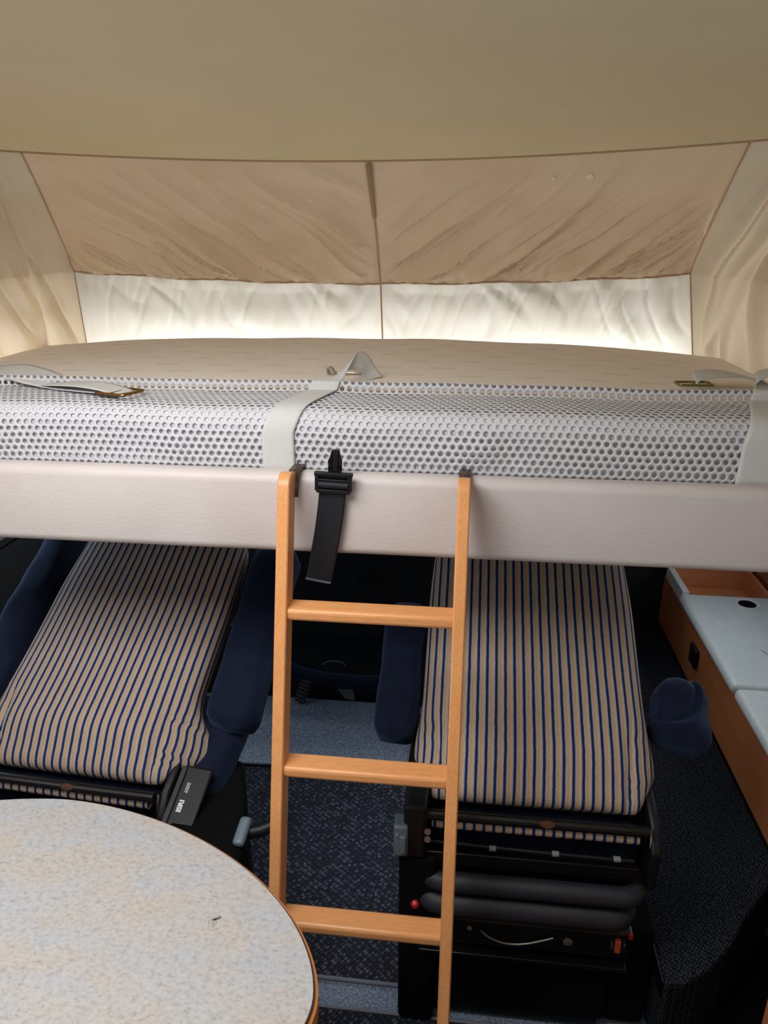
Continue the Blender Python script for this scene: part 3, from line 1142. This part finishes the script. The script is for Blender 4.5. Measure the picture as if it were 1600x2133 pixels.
def make_seat(loc, rz, pitch, label, wing_r, wing_l, right):
    s = thing('cab_seat', label, 'seat', loc, rz, 'cab seats under the drop-down bed')
    PM = Matrix.Rotation(R(pitch), 4, 'X')
    L, HW, TH = 0.80, 0.252, 0.115
    bb = MB()
    NT, NS = 90, 96
    EX = 6.0
    ts = [0.0, .002, .006, .012, .02, .03] + [0.03 + (L - 0.06) * k / (NT - 11) for k in range(1, NT - 10)] + [L - .03 + d for d in (.01, .018, .024, .028, .03)]
    for t in ts:
        d = min(t, L - t)
        er = 0.030
        k = math.sqrt(max(0.0, 1 - (1 - min(1, d / er)) ** 2))
        w = HW - 0.026 * (1 - soft(t / 0.09)) - 0.012 * soft((t - 0.45) / 0.3)
        w = w - er * 0.55 * (1 - k) - (0.05 * soft((t - 0.66) / 0.14))
        h = TH * (0.55 + 0.45 * soft(t / 0.12)) * (0.18 + 0.82 * k)
        wr = wing_r * math.exp(-((t - 0.105) / 0.062) ** 2)
        wl = wing_l * math.exp(-((t - 0.105) / 0.062) ** 2)
        ring = []
        for j in range(NS):
            a = math.pi / 2 + 2 * math.pi * j / NS
            ca, sa = math.cos(a), math.sin(a)
            x = w * math.copysign(abs(ca) ** (2 / EX), ca)
            z = h / 2 * math.copysign(abs(sa) ** (2 / 3.2), sa)
            fx = x / w
            if x > 0:
                x += wr * fx ** 4
                z -= 0.055 * (wr / 0.05) * fx ** 5 * (1 if wr > 0.002 else 0)
            else:
                x -= wl * fx ** 4
                z -= 0.055 * (wl / 0.05) * fx ** 4 * (1 if wl > 0.002 else 0)
            if sa > 0:
                z += 0.016 * (1 - fx * fx) * soft(t / 0.1)
                z += 0.004 * fbm(x * 5, t * 5, loc[0]) - 0.009 * math.exp(-((abs(x) - 0.195 - 0.1 * t) / 0.006) ** 2) * (1 - soft((t - 0.13) / 0.06))
            ring.append(Vector((x, t, z - TH / 2)))
        # arc length from the top centre, both ways
        cum = [0.0]
        for j in range(1, NS + 1):
            cum.append(cum[-1] + (ring[j % NS] - ring[j - 1]).length)
        tot = cum[-1]
        for j in range(NS + 1):
            sL = cum[j]
            u = -sL if j <= NS // 2 else (tot - sL)
            bb.v.append(tuple(PM @ ring[j % NS]))
            # at the front roll the cloth turns under: keep v running
            bb.uv[len(bb.v) - 1] = (u + 0.5, t)
    n1 = NS + 1
    for i in range(len(ts) - 1):
        for j in range(NS):
            bb.f.append((i * n1 + j, i * n1 + j + 1, (i + 1) * n1 + j + 1, (i + 1) * n1 + j))
    bb.f.append(tuple(range(NS)))
    bb.f.append(tuple((len(ts) - 1) * n1 + j for j in range(NS - 1, -1, -1)))
    bb.build('backrest', MAT['stripe'], s, angle=80)
    # hinge tube under the edge with an oval plate
    zz = -0.047
    yy = -0.017
    MB().tube([(-0.232, yy, zz), (0.232, yy, zz)], 0.0115, 14).build('hinge_tube', MAT['metal_black'], s)
    bb = MB().lathe([(0.0, -0.001), (0.013, -0.001), (0.0145, 0.001), (0.012, 0.0035), (0.0, 0.004)], 20,
                    Matrix.Translation((0.025, yy - 0.0085, zz + 0.0055)) @ Matrix.Rotation(R(55), 4, 'X') @ Matrix.Diagonal((1.15, 0.6, 1, 1)))
    bb.build('hinge_plate', MAT['copper'], s)
    for sx in (-1, 1):
        bb = MB()
        bb.tube([(sx * 0.236, -0.008, -0.045), (sx * 0.238, -0.016, -0.066), (sx * 0.238, -0.018, -0.085)], 0.0035, 8)
        bb.build('hinge_pin', MAT['chrome'], s)
    # edge of the striped seat cushion below the tube
    bb = MB()
    nb = 44
    for i in range(nb + 1):
        x = -0.215 + 0.43 * i / nb
        r = 0.013 + 0.0012 * abs(math.sin(math.pi * (x + .5) / 0.0207))
        for k in range(9):
            a = R(110 + 200 * k / 8)
            bb.v.append((x, -0.008 + r * math.cos(a), -0.071 + r * math.sin(a)))
            bb.uv[len(bb.v) - 1] = (x + 0.5, k * 0.004)
    for i in range(nb):
        for k in range(8):
            a = i * 9 + k
            bb.f.append((a, a + 9, a + 10, a + 1))
    bb.build('cushion_edge', MAT['stripe'], s, angle=60)
    MB().box((-0.225, 0.004, -0.205), (0.225, 0.44, -0.080)).build('seat_cushion', MAT['navy_dark'], s, bevel=0.02)
    # armrests, folded over with the back
    for sx in (-1, 1):
        if right and sx > 0:
            # this one is turned up: its crumpled end shows
            M4 = PM @ Matrix.Translation((0.325, 0.155, -0.075)) @ Matrix.Rotation(R(-14), 4, 'Z')
            capsule_pad('armrest', MAT['navy'], s, M4, 0.165, 0.125, 0.12, 0.022, 3.0, 2.5)
        else:
            if right:
                aw, at, al, aa, ax = 0.100, 0.125, 0.36, -1.0, -0.312
            elif sx > 0:
                aw, at, al, aa, ax = 0.128, 0.150, 0.56, 2.0, 0.345
            else:
                aw, at, al, aa, ax = 0.105, 0.150, 0.60, 2.0, -0.318
            M4 = PM @ Matrix.Translation((ax, at, -0.062)) @ Matrix.Rotation(R(aa), 4, 'Z')
            capsule_pad('armrest', MAT['navy'], s, M4, al, aw, 0.105, 0.006, sx * 4.0, 3.4, -0.06)
    # recliner brackets at the sides of the hinge
    for sx in (-1, 1):
        bb = MB()
        out = [(-0.030, -0.16), (0.05, -0.17), (0.16, -0.12), (0.15, -0.02), (0.08, 0.012), (0.0, -0.015), (-0.035, -0.06)]
        x0 = sx * 0.248
        vs = [(x0 - 0.010, y, z - 0.03) for y, z in out] + [(x0 + 0.010, y, z - 0.03) for y, z in out]
        n = len(out)
        bb.add(vs, [tuple(range(n)), tuple(range(2 * n - 1, n - 1, -1))] + [(i, n + i, n + (i + 1) % n, (i + 1) % n) for i in range(n)])
        bb.build('recliner_bracket', MAT['plastic_black'], s, bevel=0.006)
    # tube with clear clips, plate, bellows, frame, box
    MB().tube([(-0.24, -0.030, -0.105), (0.0, -0.034, -0.108), (0.205, -0.034, -0.110)], 0.0045, 10).build('air_hose', MAT['plastic_black'], s)
    for cxx in (-0.085, 0.045, 0.17):
        MB().lathe([(0.0052, -0.007), (0.0062, -0.007), (0.0062, 0.007), (0.0052, 0.007)], 14, Matrix.Translation((cxx, -0.034, -0.108)) @ Matrix.Rotation(R(90), 4, 'Y')).build('hose_clip', MAT['clear'], s)
    MB().box((-0.235, -0.040, -0.155), (0.215, 0.36, -0.145)).build('seat_pan', MAT['metal_black'], s, bevel=0.002)
    MB().box((-0.235, -0.040, -0.150), (0.215, -0.030, -0.125)).build('seat_pan_lip', MAT['metal_black'], s, bevel=0.002)
    for k, (za, rr) in enumerate(((-0.195, 0.022), (-0.248, 0.026))):
        bb = MB()
        y0 = -0.048 - 0.006 * k
        path = []
        for (cxx, cyy, a0) in ((-0.19, y0 + 0.03, 180), (0.19 - 0.02 * k, y0 + 0.03, 270), (0.19 - 0.02 * k, 0.30, 0), (-0.19, 0.30, 90)):
            for q in range(5):
                a = R(a0 + 22.5 * q)
                path.append((cxx + 0.03 * math.cos(a), cyy + 0.03 * math.sin(a), za))
        bb.tube(path, rr, 12, closed=True)
        bb.build('bellows', MAT['rubber'], s)
    MB().box((-0.2, -0.02, -0.33), (0.19, 0.30, -0.16)).build('suspension_core', MAT['skirt'], s, bevel=0.01)
    MB().box((-0.225, -0.045, -0.375), (0.225, 0.36, -0.300)).build('suspension_frame', MAT['metal_black'], s, bevel=0.006)
    MB().box((-0.235, -0.060, -0.395), (0.215, 0.36, -0.385)).build('base_plate', MAT['metal_black'], s, bevel=0.0015)
    MB().box((-0.215, -0.030, -loc[2] + 0.03), (0.195, 0.34, -0.39)).build('pedestal', MAT['skirt'], s, bevel=0.02)
    MB().box((-0.20, -0.022, -loc[2] + 0.0085), (0.18, 0.33, -loc[2] + 0.035)).build('floor_plate', MAT['metal_black'], s, bevel=0.004)
    # hanging cable, washer, buckles on the frame
    MB().tube([(-0.10 + 0.155 * i / 16, -0.056, -0.318 - 0.030 * math.sin(math.pi * (i / 16) ** 0.8)) for i in range(17)], 0.0022, 8).build('cable', MAT['zinc'], s)
    MB().lathe([(0.0, 0.0), (0.0105, 0.0), (0.0105, 0.002), (0.004, 0.0035), (0.0, 0.004)], 22, Matrix.Translation((0.088, -0.046, -0.335)) @ Matrix.Rotation(R(90), 4, 'X')).build('washer', MAT['zinc'], s)
    MB().lathe([(0.0, 0.0), (0.006, 0.0), (0.006, 0.004), (0.003, 0.005), (0.0, 0.005)], 14, Matrix.Translation((-0.125, -0.046, -0.322)) @ Matrix.Rotation(R(90), 4, 'X')).build('bolt', MAT['zinc'], s)
    bb = MB().box((0.186, -0.056, -0.345), (0.198, -0.044, -0.312))
    bb.build('catch', MAT['orange'], s, bevel=0.002)
    for xx in (0.178, 0.2045):
        MB().box((xx, -0.052, -0.338), (xx + 0.0035, -0.044, -0.322)).build('catch_clip', MAT['chrome'], s, bevel=0.0008)
    MB().box((0.212, -0.05, -0.310), (0.222, -0.043, -0.296)).build('marker', MAT['red'], s, bevel=0.002)
    return s, PM


seat_r, PMr = make_seat((0.172, 1.275, 0.628), 0.0, 33, 'blue and tan striped cab seat behind the ladder, next to the low cabinet', 0.012, 0.012, True)
seat_l, PMl = make_seat((-0.895, 1.300, 0.600), R(-3.7), 29, 'blue and tan striped cab seat turned slightly, half hidden by the speckled table', 0.055, 0.012, False)

# side housing with grey switch left of the right seat
MB().box((-0.272, -0.055, -0.135), (-0.225, 0.20, 0.0)).build('side_housing', MAT['plastic_black'], seat_r, bevel=0.008)
MB().box((-0.282, -0.055, -0.62), (-0.20, 0.30, -0.135)).build('side_cover', MAT['skirt'], seat_r, bevel=0.012)
MB().box((0.196, -0.012, -0.612), (0.283, 0.30, -0.33)).build('side_cover', MAT['skirt'], seat_r, bevel=0.012)
bb = MB().box((-0.293, -0.064, -0.125), (-0.262, -0.02, -0.045))
sw = bb.build('switch_block', MAT['plastic_grey'], seat_r, bevel=0.006)
MB().box((-0.279, -0.070, -0.112), (-0.266, -0.058, -0.066)).build('rocker', MAT['plastic_grey'], sw, bevel=0.003)
text_mesh('switch_mark', '0', 0.009, Matrix.Translation((-0.2868, -0.0655, -0.066)) @ Matrix.Rotation(R(90), 4, 'X'), MAT['white_print'], sw)
for zz in (-0.062, -0.082):
    MB().lathe([(0.0, 0), (0.007, 0), (0.007, 0.004), (0, 0.004)], 14, Matrix.Translation((-0.222, -0.050, zz)) @ Matrix.Rotation(R(70), 4, 'X')).build('bolt', MAT['chrome'], seat_r)
MB().lathe([(0.0, 0), (0.008, 0), (0.010, 0.006), (0.006, 0.012), (0, 0.013)], 14, Matrix.Translation((-0.245, -0.055, -0.255)) @ Matrix.Rotation(R(90), 4, 'X')).build('marker', MAT['red'], seat_r)
# lettered cover strip beside the left seat
LM = PMl @ Matrix.Translation((0.262, -0.030, -0.06)) @ Matrix.Rotation(R(-3), 4, 'Z')
bb = MB().box((0.0, -0.09, -0.010), (0.070, 0.085, 0.0), LM)
bb.build('cover_strip', MAT['plastic_black'], seat_l, bevel=0.006)
bb = MB().box((-0.004, -0.09, 0.0), (0.010, 0.080, 0.006), LM)
bb.build('cover_rib', MAT['rubber'], seat_l, bevel=0.003)
TX = LM @ Matrix.Translation((0.030, -0.022, 0.0008)) @ Matrix.Rotation(R(90), 4, 'Z')
text_mesh('lettering', 'ISRI', 0.0155, TX, MAT['white_print'], seat_l, offset=0.0007, sx=1.15)
TX2 = LM @ Matrix.Translation((0.030, 0.022, 0.0008)) @ Matrix.Rotation(R(90), 4, 'Z')
text_mesh('lettering', '6000', 0.0125, TX2, MAT['white_print'], seat_l, sx=0.95)
M4 = PMl @ Matrix.Translation((0.285, 0.00, -0.135)) @ Matrix.Rotation(R(-6), 4, 'Z')
capsule_pad('cushion_side', MAT['navy'], seat_l, M4, 0.36, 0.12, 0.10, 0.006, 9.0, 3.0)
# skirt and lever to the right of the left seat
bb = MB()
out = [(0.262, 0.22), (0.36, 0.20), (0.41, 0.07), (0.465, -0.08), (0.46, -0.17), (0.262, -0.20)]
bb.prism(out, -0.588, -0.09)
bb.build('side_cover', MAT['skirt'], seat_l, bevel=0.02)
bb = MB().tube([(0.46, -0.04, -0.085), (0.485, -0.035, -0.08), (0.51, -0.02, -0.075)], 0.014, 10)
lv = bb.build('lever', MAT['plastic_black'], seat_l)
M4 = Matrix.Translation((0.452, -0.085, -0.082)) @ Matrix.Rotation(R(20), 4, 'X')
capsule_pad('lever_grip', MAT['plastic_grey'], lv, M4, 0.065, 0.026, 0.02, 0.002, 5, 2.5)

# ------------------------------------------------------------------ table
tab = thing('table', 'oval table with speckled beige-grey top and wooden edge in front of the left cab seat', 'table', (-0.73, 0.72, 0.0))


def oval(a, c, n=1.75, N=160):
    o = []
    for k in range(N):
        t = 2 * math.pi * k / N
        ca, sa = math.cos(t), math.sin(t)
        o.append((a * math.copysign(abs(ca) ** (2 / n), ca), c * math.copysign(abs(sa) ** (2 / n), sa)))
    return o


bb = MB()
bb.prism(oval(0.545, 0.343), 0.690, 0.720)
bb.build('tabletop', MAT['laminate'], tab, angle=30)


def band(o0, o1, zs):
    bb = MB()
    N = len(o0)
    rings = [(o0, zs[1]), (o1, zs[1] - 0.002), (o1, zs[0] + 0.006), (o0, zs[0])]
    for (o, z) in rings:
        bb.v += [(x, y, z) for x, y in o]
    for i in range(3):
        for k in range(N):
            q = (k + 1) % N
            bb.f.append((i * N + k, i * N + q, (i + 1) * N + q, (i + 1) * N + k))
    return bb


band(oval(0.5452, 0.3432), oval(0.5475, 0.3455), (0.690, 0.7195)).build('edge_line', MAT['dark_line'], tab)
band(oval(0.547, 0.345), oval(0.552, 0.350), (0.678, 0.7150)).build('edge_band', MAT['edge_wood'], tab)
MB().lathe([(0.16, 0.0078), (0.16, 0.016), (0.05, 0.03), (0.038, 0.05), (0.038, 0.66), (0.10, 0.685), (0.10, 0.691)], 32).build('table_leg', MAT['zinc'], tab)

# gnat on the table
ins = thing('gnat', 'tiny brown gnat lying on the speckled table top', 'insect', (-0.365, 0.836, 0.7202))
bb = MB().tube([(-0.003, -0.001, 0.0012), (0.0, 0, 0.002), (0.004, 0.002, 0.0018), (0.007, 0.004, 0.0012)], [0.0006, 0.0011, 0.0009, 0.0004], 8)
bb.build('body', MAT['insect'], ins)
bb = MB().add([(0, 0, 0.0026), (0.005, 0.0015, 0.0028), (0.010, 0.006, 0.0024), (0.007, 0.006, 0.0026)], [(0, 1, 2, 3)])
bb.build('wing', MAT['wing'], ins, solid=0.0002)
for leg in (((-0.002, 0, 0.0015), (-0.008, -0.003, 0.002), (-0.007, -0.009, 0.0002)), ((0, 0, 0.0015), (0, -0.006, 0.002), (0.0, -0.010, 0.0002)), ((0.002, 0, 0.0015), (0.005, -0.006, 0.002), (0.001, -0.014, 0.0002)), ((0, 0.001, 0.0015), (0.004, 0.006, 0.002), (0.006, 0.009, 0.0002))):
    MB().tube(leg, 0.00022, 5).build('leg', MAT['insect'], ins)

# ------------------------------------------------------------------ low cabinet beside the right seat
cab = thing('low_cabinet', 'low wooden side cabinet with pale lidded worktop at the right of the striped seats', 'cabinet', (1.0, 2.0, 0.24))
loc = cab.location


def cb(a, c):
    return MB().box(tuple(Vector(a) - loc), tuple(Vector(c) - loc))


CF, CT = 0.822, 0.490
cb((CF, 1.10, 0.24), (CF + 0.016, 2.86, 0.446)).build('side_panel', MAT['cherry_y'], cab, bevel=0.002)
cb((CF - 0.012, 1.982, 0.450), (1.235, 2.610, CT)).build('lid', MAT['worktop'], cab, bevel=0.0195, seg=6)
cb((CF - 0.012, 1.10, 0.450), (1.235, 1.979, CT)).build('worktop', MAT['worktop'], cab, bevel=0.0195, seg=6)
T = Matrix.Translation(Vector((1.030, 2.535, CT)) - loc)
ring = MB().lathe([(0.030, -0.016), (0.031, 0.0015), (0.034, 0.004), (0.042, 0.004), (0.044, 0.0), (0.043, -0.002)], 36, T)
ring.f = ring.f[:-2]
rg = ring.build('pull_ring', MAT['white_edge'], cab)
MB().lathe([(0.0, 0.0006), (0.030, 0.0006), (0.031, 0.002), (0.0, 0.0012)], 30, T).build('pull_hole', MAT['metal_black'], rg)
# open tray beyond the lid
cb((CF + 0.016, 2.61, 0.405), (1.13, 2.84, 0.415)).build('tray_floor', MAT['cherry_x'], cab)
cb((CF + 0.016, 2.82, 0.405), (1.13, 2.84, 0.56)).build('tray_back', MAT['cherry_x'], cab)
cb((1.115, 2.61, 0.405), (1.13, 2.82, 0.505)).build('tray_side', MAT['cherry_x'], cab)
cb((CF, 2.605, 0.446), (CF + 0.024, 2.84, 0.497)).build('tray_edge', MAT['white_edge'], cab, bevel=0.002)
cb((1.16, 2.61, 0.40), (1.20, 2.84, 0.50)).build('window_rail', MAT['cherry_y'], cab, bevel=0.004)
cb((CF - 0.012, 2.33, 0.33), (CF, 2.40, 0.40)).build('latch', MAT['plastic_black'], cab, bevel=0.003)
bb = MB().tube([Vector(p) - loc for p in ((0.965, 2.205, CT + 0.0006), (0.985, 2.155, CT + 0.0006), (1.03, 2.15, CT + 0.0006), (1.1, 2.165, CT + 0.0006))], 0.0009, 5)
bb.build('hairline_mark', MAT['dark_line'], cab)

# ------------------------------------------------------------------ floor pieces
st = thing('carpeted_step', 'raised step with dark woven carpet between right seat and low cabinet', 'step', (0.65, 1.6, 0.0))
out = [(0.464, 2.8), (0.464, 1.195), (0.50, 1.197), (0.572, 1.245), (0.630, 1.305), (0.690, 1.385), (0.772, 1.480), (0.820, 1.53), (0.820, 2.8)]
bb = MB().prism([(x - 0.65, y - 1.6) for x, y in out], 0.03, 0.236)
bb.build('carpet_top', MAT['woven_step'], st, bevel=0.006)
MB().box((0.4595 - 0.65, 1.20 - 1.6, 0.19), (0.463 - 0.65, 2.75 - 1.6, 0.238)).build('edge_strip', MAT['metal_black'], st)
bb = MB().prism([(0.47 - 0.65, 2.79 - 1.6), (0.47 - 0.65, 1.21 - 1.6), (0.81 - 0.65, 1.55 - 1.6), (0.81 - 0.65, 2.79 - 1.6)], 0.0, 0.03)
bb.build('step_plinth', MAT['skirt'], st)
# lower entry panel right of the aisle
pn = MB().box((0.562, 0.45, 0.0062), (0.60, 1.0, 0.80))
tag(pn.build('bench_end_panel', MAT['cherry_y'], None, bevel=0.004), 'brown wooden panel end at the lower right corner of the photo', 'panel')


def mat_with_piping(name, label, cat, outline, z, th, mat, pipe_pts):
    c = Vector((sum(p[0] for p in outline) / len(outline), sum(p[1] for p in outline) / len(outline), z))
    t = thing(name, label, cat, c)
    MB().prism([(x - c.x, y - c.y) for x, y in outline], 0.0, th).build('mat_body', mat, t, bevel=0.0015)
    MB().tube([Vector((x, y, z + th * 0.7)) - c for x, y in pipe_pts], 0.005, 8).build('piping', MAT['piping'], t)
    return t


r = 0.03
corner = [(-0.075 + r * math.sin(R(a)) - r, 1.305 + r - r * math.cos(R(a))) for a in range(0, 91, 15)]
outA = [(-0.40, 1.305)] + corner + [(-0.075, 2.42), (-0.80, 2.42), (-0.80, 1.90), (-0.60, 1.60), (-0.50, 1.38)]
mat_with_piping('aisle_mat', 'dark woven mat with grey piping on the floor between the cab seats', 'mat', outA, 0.0, 0.007, MAT['woven'],
                [(-0.80, 1.90), (-0.60, 1.60), (-0.50, 1.38), (-0.40, 1.305)] + corner + [(-0.075, 1.9)])
outB = [(-0.75, 1.232), (0.30, 1.232), (0.42, 1.225), (0.42, 0.2), (-0.75, 0.2)]
mat_with_piping('living_area_mat', 'dark woven mat with grey piping at the foot of the ladder', 'mat', outB, 0.0, 0.007, MAT['woven'], [(-0.75, 1.232), (0.30, 1.232), (0.42, 1.225)])
outC = [(-0.80, 2.052), (-0.30, 2.075), (-0.165, 2.088), (-0.16, 2.46), (-0.85, 2.46)]
mat_with_piping('footwell_mat', 'blue-grey speckled carpet mat in the footwell beyond the woven mat', 'mat', outC, 0.0075, 0.010, MAT['carpet'], [(-0.80, 2.052), (-0.30, 2.075), (-0.165, 2.088), (-0.16, 2.455)])

em = MB().prism([(0.43, 0.2), (1.22, 0.2), (1.22, 1.56), (0.84, 1.56), (0.475, 1.195), (0.43, 1.165)], 0.0, 0.006)  # black sheet added for the darkness of the lower entry well
tag(em.build('entry_well_sheet', MAT['skirt'], None, bevel=0.002), 'flat black sheet standing in for the dark entry well below the rounded carpeted step', 'mat')

# ------------------------------------------------------------------ dashboard and pedals in the dark cab
da = thing('dashboard', 'black dashboard with curved navy lower rim in the dark behind the ladder', 'dashboard', (-0.3, 2.7, 0.2))
loc = da.location
cbx = lambda a, c: MB().box(tuple(Vector(a) - loc), tuple(Vector(c) - loc))
cbx((-1.40, 2.60, 0.20), (0.45, 2.80, 0.86)).build('dashboard_body', MAT['dash'], da, bevel=0.03)
cbx((-1.40, 2.475, 0.0), (0.45, 2.60, 0.32)).build('toe_board', MAT['dash'], da, bevel=0.01)
cbx((-0.72, 2.45, 0.30), (0.05, 2.62, 0.80)).build('centre_console', MAT['dash'], da, bevel=0.02)
pts = [Vector((-0.78, 2.44, 0.28)) - loc, Vector((-0.70, 2.40, 0.215)) - loc, Vector((-0.60, 2.38, 0.185)) - loc, Vector((-0.48, 2.37, 0.17)) - loc, Vector((-0.36, 2.37, 0.168)) - loc, Vector((-0.22, 2.38, 0.17)) - loc]
sm = []
for i in range(len(pts) - 1):
    for k in range(6):
        sm.append(pts[i].lerp(pts[i + 1], k / 6))
MB().tube(sm + [pts[-1]], 0.024, 14).build('lower_rim', MAT['navy'], da)
MB().tube([Vector(p) - loc for p in ((-0.50, 2.445, 0.664), (-0.24, 2.445, 0.660), (-0.232, 2.445, 0.664), (-0.228, 2.445, 0.680))], 0.0016, 6).build('trim_line', MAT['zinc'], da)
for (x, z) in ((-0.37, 0.55), (-0.33, 0.57), (-0.29, 0.55)):
    MB().lathe([(0.0, 0), (0.009, 0), (0.008, 0.012), (0, 0.013)], 16, Matrix.Translation(Vector((x, 2.45, z)) - loc) @ Matrix.Rotation(R(90), 4, 'X')).build('knob', MAT['plastic_black'], da)
MB().tube([Vector((-0.47 + 0.045 * math.cos(R(a)), 2.42, 0.195 + 0.025 * math.sin(R(a)))) - loc for a in range(20, 171, 10)], 0.0022, 6).build('wire_hoop', MAT['zinc'], da)

pe = thing('accelerator_pedal', 'ribbed black pedal standing beside the blue-grey footwell mat', 'pedal', (-0.60, 2.44, 0.02))
TP = Matrix.Translation((0, 0, 0.055)) @ Matrix.Rotation(R(-24), 4, 'X') @ Matrix.Rotation(R(16), 4, 'Y')
MB().box((-0.022, -0.006, -0.055), (0.022, 0.006, 0.055), TP).build('pedal_pad', MAT['rubber'], pe, bevel=0.004)
bb = MB()
for k in range(7):
    z = -0.045 + 0.015 * k
    zig = [(-0.018 + 0.006 * q, -0.0065, z + (0.003 if q % 2 else -0.003)) for q in range(7)]
    bb.tube([TP @ Vector(p) for p in zig], 0.0018, 6)
bb.build('pedal_tread', MAT['piping'], pe)
MB().tube([(0, 0.012, 0.05), (0.006, 0.022, 0.09), (0.010, 0.027, 0.14)], 0.008, 10).build('pedal_arm', MAT['metal_black'], pe)

br = thing('floor_bracket', 'flat grey metal bracket under the dashboard right of the ribbed pedal', 'bracket', (-0.46, 2.47, 0.018))
bb = MB()
out = [(-0.025, 0.135), (0.005, 0.125), (0.025, 0.09), (0.018, 0.06), (0.05, 0.02), (0.06, -0.02), (0.02, -0.015), (-0.012, 0.02), (-0.008, 0.06), (-0.03, 0.10)]
bb.prism(out, -0.003, 0.003, Matrix.Translation((0, 0, 0.02)) @ Matrix.Rotation(R(70), 4, 'X'))
bb.build('bracket_plate', MAT['plastic_grey'], br, bevel=0.001)
for p in ((0.004, 0.085), (0.004, 0.055)):
    MB().lathe([(0.0, 0.0), (0.009, 0.0), (0.009, 0.001), (0.0, 0.001)], 16, Matrix.Translation((0, 0, 0.02)) @ Matrix.Rotation(R(70), 4, 'X') @ Matrix.Translation((p[0], p[1], 0.0031))).build('bracket_hole', MAT['dash'], br)
